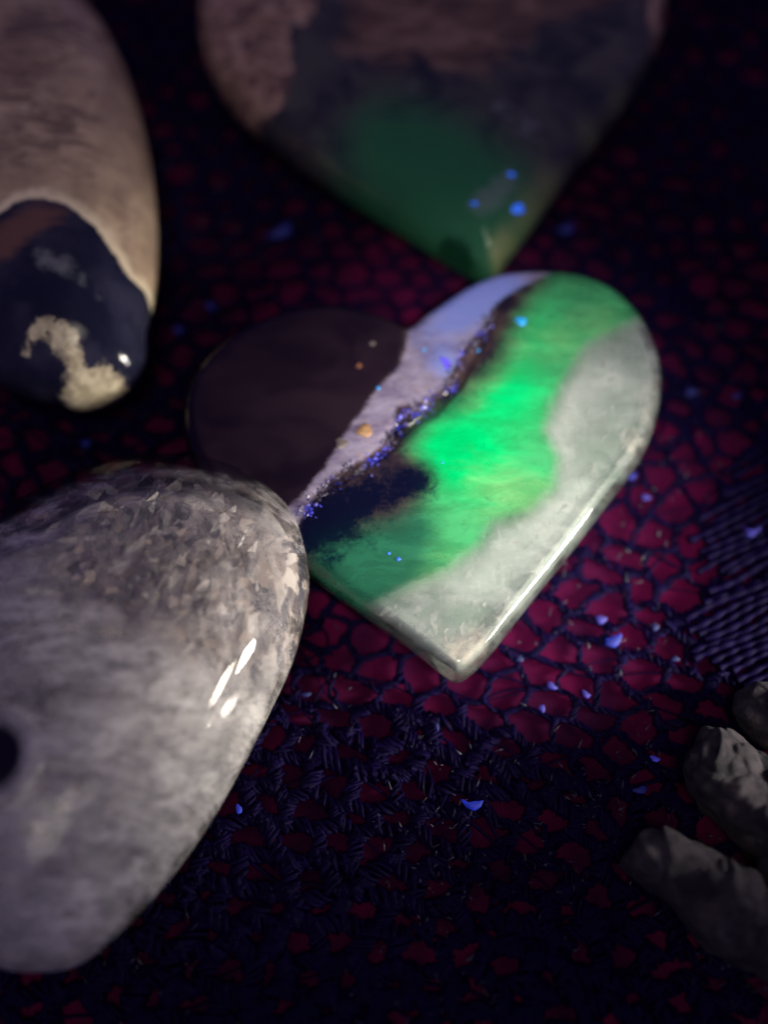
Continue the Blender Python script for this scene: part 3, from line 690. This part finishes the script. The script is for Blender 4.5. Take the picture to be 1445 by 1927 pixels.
# ================================================================== rough stone chips, lower right
Mr = Mat('rough grey stone')
rn = Mr.noise(3, 6, .7, .4)
rc = Mr.mix(Mr.step(rn, .42, .62), (.012, .009, .015), (.060, .046, .054))
rc = Mr.mix(Mr.mul(Mr.step(Mr.noise(1.3, 4), .55, .7), .5), rc, (.05, .036, .036))
Mr.set(Base_Color=rc, Roughness=.8); Mr.bump(Mr.noise(9, 8, .75), 1.0, .12)
def rough(outline, centre, z_mid, z_top, R, label, amp=.15):
    V, F, O, d, S = stone_geo(outline, centre, z_mid, z_top, R, .35, n=200, K=56, wob=.0)
    ax = np.array([.72, -.69]); Q = np.c_[(V[:, :2] @ ax) * .38, V[:, 0] * .69 + V[:, 1] * .72, V[:, 2]]
    N = .6 * fractal(V, 1.6, 5, .6) + 1.3 * (np.abs(lumps(Q, 2.6)) - .6) + .6 * (np.abs(lumps(Q + 5, 5.5)) - .6) + .4 * (np.abs(lumps(V + 2, 12.0)) - .6); C = V.mean(0)
    V += (V - C) / (np.linalg.norm(V - C, axis=1)[:, None] + .1) * (amp * N)[:, None] * np.clip(.35 + d / .2, 0, 1)[:, None]
    V[:, 2] = np.maximum(V[:, 2], .05)
    c = at(*centre, 0)
    o = mesh_obj('rough_stone', V, F, Mr.m, origin=(c[0], c[1], 0))
    return tag(o, label, 'rough stone', 'rough stone chips at the edge of the lace')
rough([(1380, 1325), (1392, 1300), (1420, 1284), (1470, 1282), (1560, 1310), (1590, 1400), (1540, 1440), (1460, 1420), (1410, 1390), (1386, 1355)], (1480, 1350), .5, 1.0, .35,
      'small rounded grey rough stone, topmost of the chips at right edge')
rough([(1277, 1450), (1285, 1415), (1318, 1372), (1350, 1368), (1395, 1385), (1460, 1440), (1560, 1540), (1600, 1640), (1540, 1680), (1450, 1625), (1380, 1565), (1300, 1500)], (1430, 1520), .55, 1.15, .5,
      'blunt bluish grey rough stone between the small round chip and long chip')
rough([(1170, 1628), (1190, 1600), (1225, 1575), (1255, 1574), (1330, 1598), (1400, 1640), (1500, 1700), (1600, 1790), (1590, 1880), (1500, 1870), (1415, 1822), (1340, 1770), (1260, 1700), (1200, 1660)], (1390, 1720), .5, 1.05, .42,
      'long jagged brown-grey rough stone with long ridges, lowest at right', .17)
rough([(1432, 1640), (1436, 1612), (1470, 1590), (1540, 1610), (1580, 1660), (1520, 1690), (1450, 1668)], (1500, 1640), .6, 1.1, .3,
      'sliver of grey rough stone cut by right edge, above the long chip')

# ================================================================== glowing lint flecks on the lace
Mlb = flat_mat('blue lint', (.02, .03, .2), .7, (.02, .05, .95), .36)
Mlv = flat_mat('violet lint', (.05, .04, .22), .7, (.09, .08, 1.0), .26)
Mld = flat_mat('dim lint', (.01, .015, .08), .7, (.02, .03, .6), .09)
flecks = [ # px, py, radius px, stretch, rotation, bend, material, where
    (890, 1518, 15, (1.5, .6), 0, .55, Mlb, 'blue glowing crescent-shaped lint below the green heart'),
    (1038, 1291, 10, (1.2, .7), -.7, 0, Mlv, 'bright violet lint grain right of the green heart tip'),
    (1102, 1307, 9, (1.2, .7), -.8, .2, Mlv, 'violet lint speck right of the bright violet grain'),
    (1020, 1333, 8, (.8, 1.1), .2, 0, Mlv, 'small violet lint speck just below the bright violet grain'),
    (1156, 1208, 15, (1.4, .8), .5, .4, Mlb, 'curled blue lint flake right of the green heart lower edge'),
    (1131, 1166, 11, (1.1, .9), 0, 0, Mlv, 'round violet lint fluff above the curled blue flake'),
    (1415, 1003, 17, (1.2, .8), .2, .3, Mlv, 'large violet-blue lint fluff at the right edge on ribbed lace'),
    (1300, 738, 13, (1.1, .9), 0, 0, Mld, 'dim round blue lint dot right of the green heart shoulder'),
    (1187, 896, 11, (1.3, .7), .3, 0, Mlb, 'blue lint touching the right flank of the green heart'),
    (1152, 557, 8, (1.2, .8), -.6, 0, Mld, 'dim blue lint on the upper right shoulder of green heart'),
    (1066, 432, 16, (1.5, .7), .5, .3, Mld, 'dim violet-blue lint right of the upper heart tip'),
    (530, 437, 22, (1.5, .6), .6, .2, Mld, 'faint blue lint wisp below the left flank of upper heart'),
    (396, 576, 11, (1.1, .8), -.6, 0, Mld, 'faint violet lint left of the smoky lobe'),
    (336, 620, 10, (1.1, .9), 0, 0, Mld, 'faint blue lint between the tan stone and smoky lobe'),
    (162, 834, 9, (1.1, .9), 0, 0, Mld, 'faint blue lint above the milky quartz stone'),
    (450, 1523, 9, (.7, 1.2), .3, .3, Mlb, 'blue lint speck beside the milky quartz right flank'),
    (576, 1308, 9, (1.3, .6), .1, .4, Mld, 'dim blue lint right of the quartz highlights'),
    (822, 1368, 8, (.6, 1.2), .2, .3, Mld, 'dim blue lint under the tip of green heart'),
    (1232, 1428, 8, (1.3, .7), -.4, 0, Mlv, 'violet lint fleck left of the blunt grey stone'),
    (1205, 1488, 11, (1.4, .7), .2, .3, Mld, 'dim blue lint fleck lower left of blunt grey stone'),
    (1232, 1180, 9, (1, 1), 0, 0, Mld, 'dim blue lint right of the curled blue flake'),
    (1270, 1240, 8, (1.2, .8), 0, 0, Mld, 'dim blue lint right of the red holes by heart'),
    (978, 1240, 8, (1, 1), 0, 0, Mld, 'dim violet lint close to the green heart tip'),
    (1215, 936, 9, (1.2, .8), -.2, 0, Mlv, 'small violet lint below the green heart right flank'),
    (1385, 745, 9, (1.3, .7), .3, 0, Mld, 'dim violet lint near the right edge, beside the round dot'),
]
for x, y, r, st_, ro, be, m_, lab in flecks:
    zz = 1.15 if 'shoulder of green' in lab else .12
    c = at(x, y, zz); o = bead('lint_fleck', m_, None, (c[0], c[1], zz), r * .0060, .5, .16, st_, ro, be * .8)
    tag(o, lab, 'lint', 'glowing lint flecks on the lace')
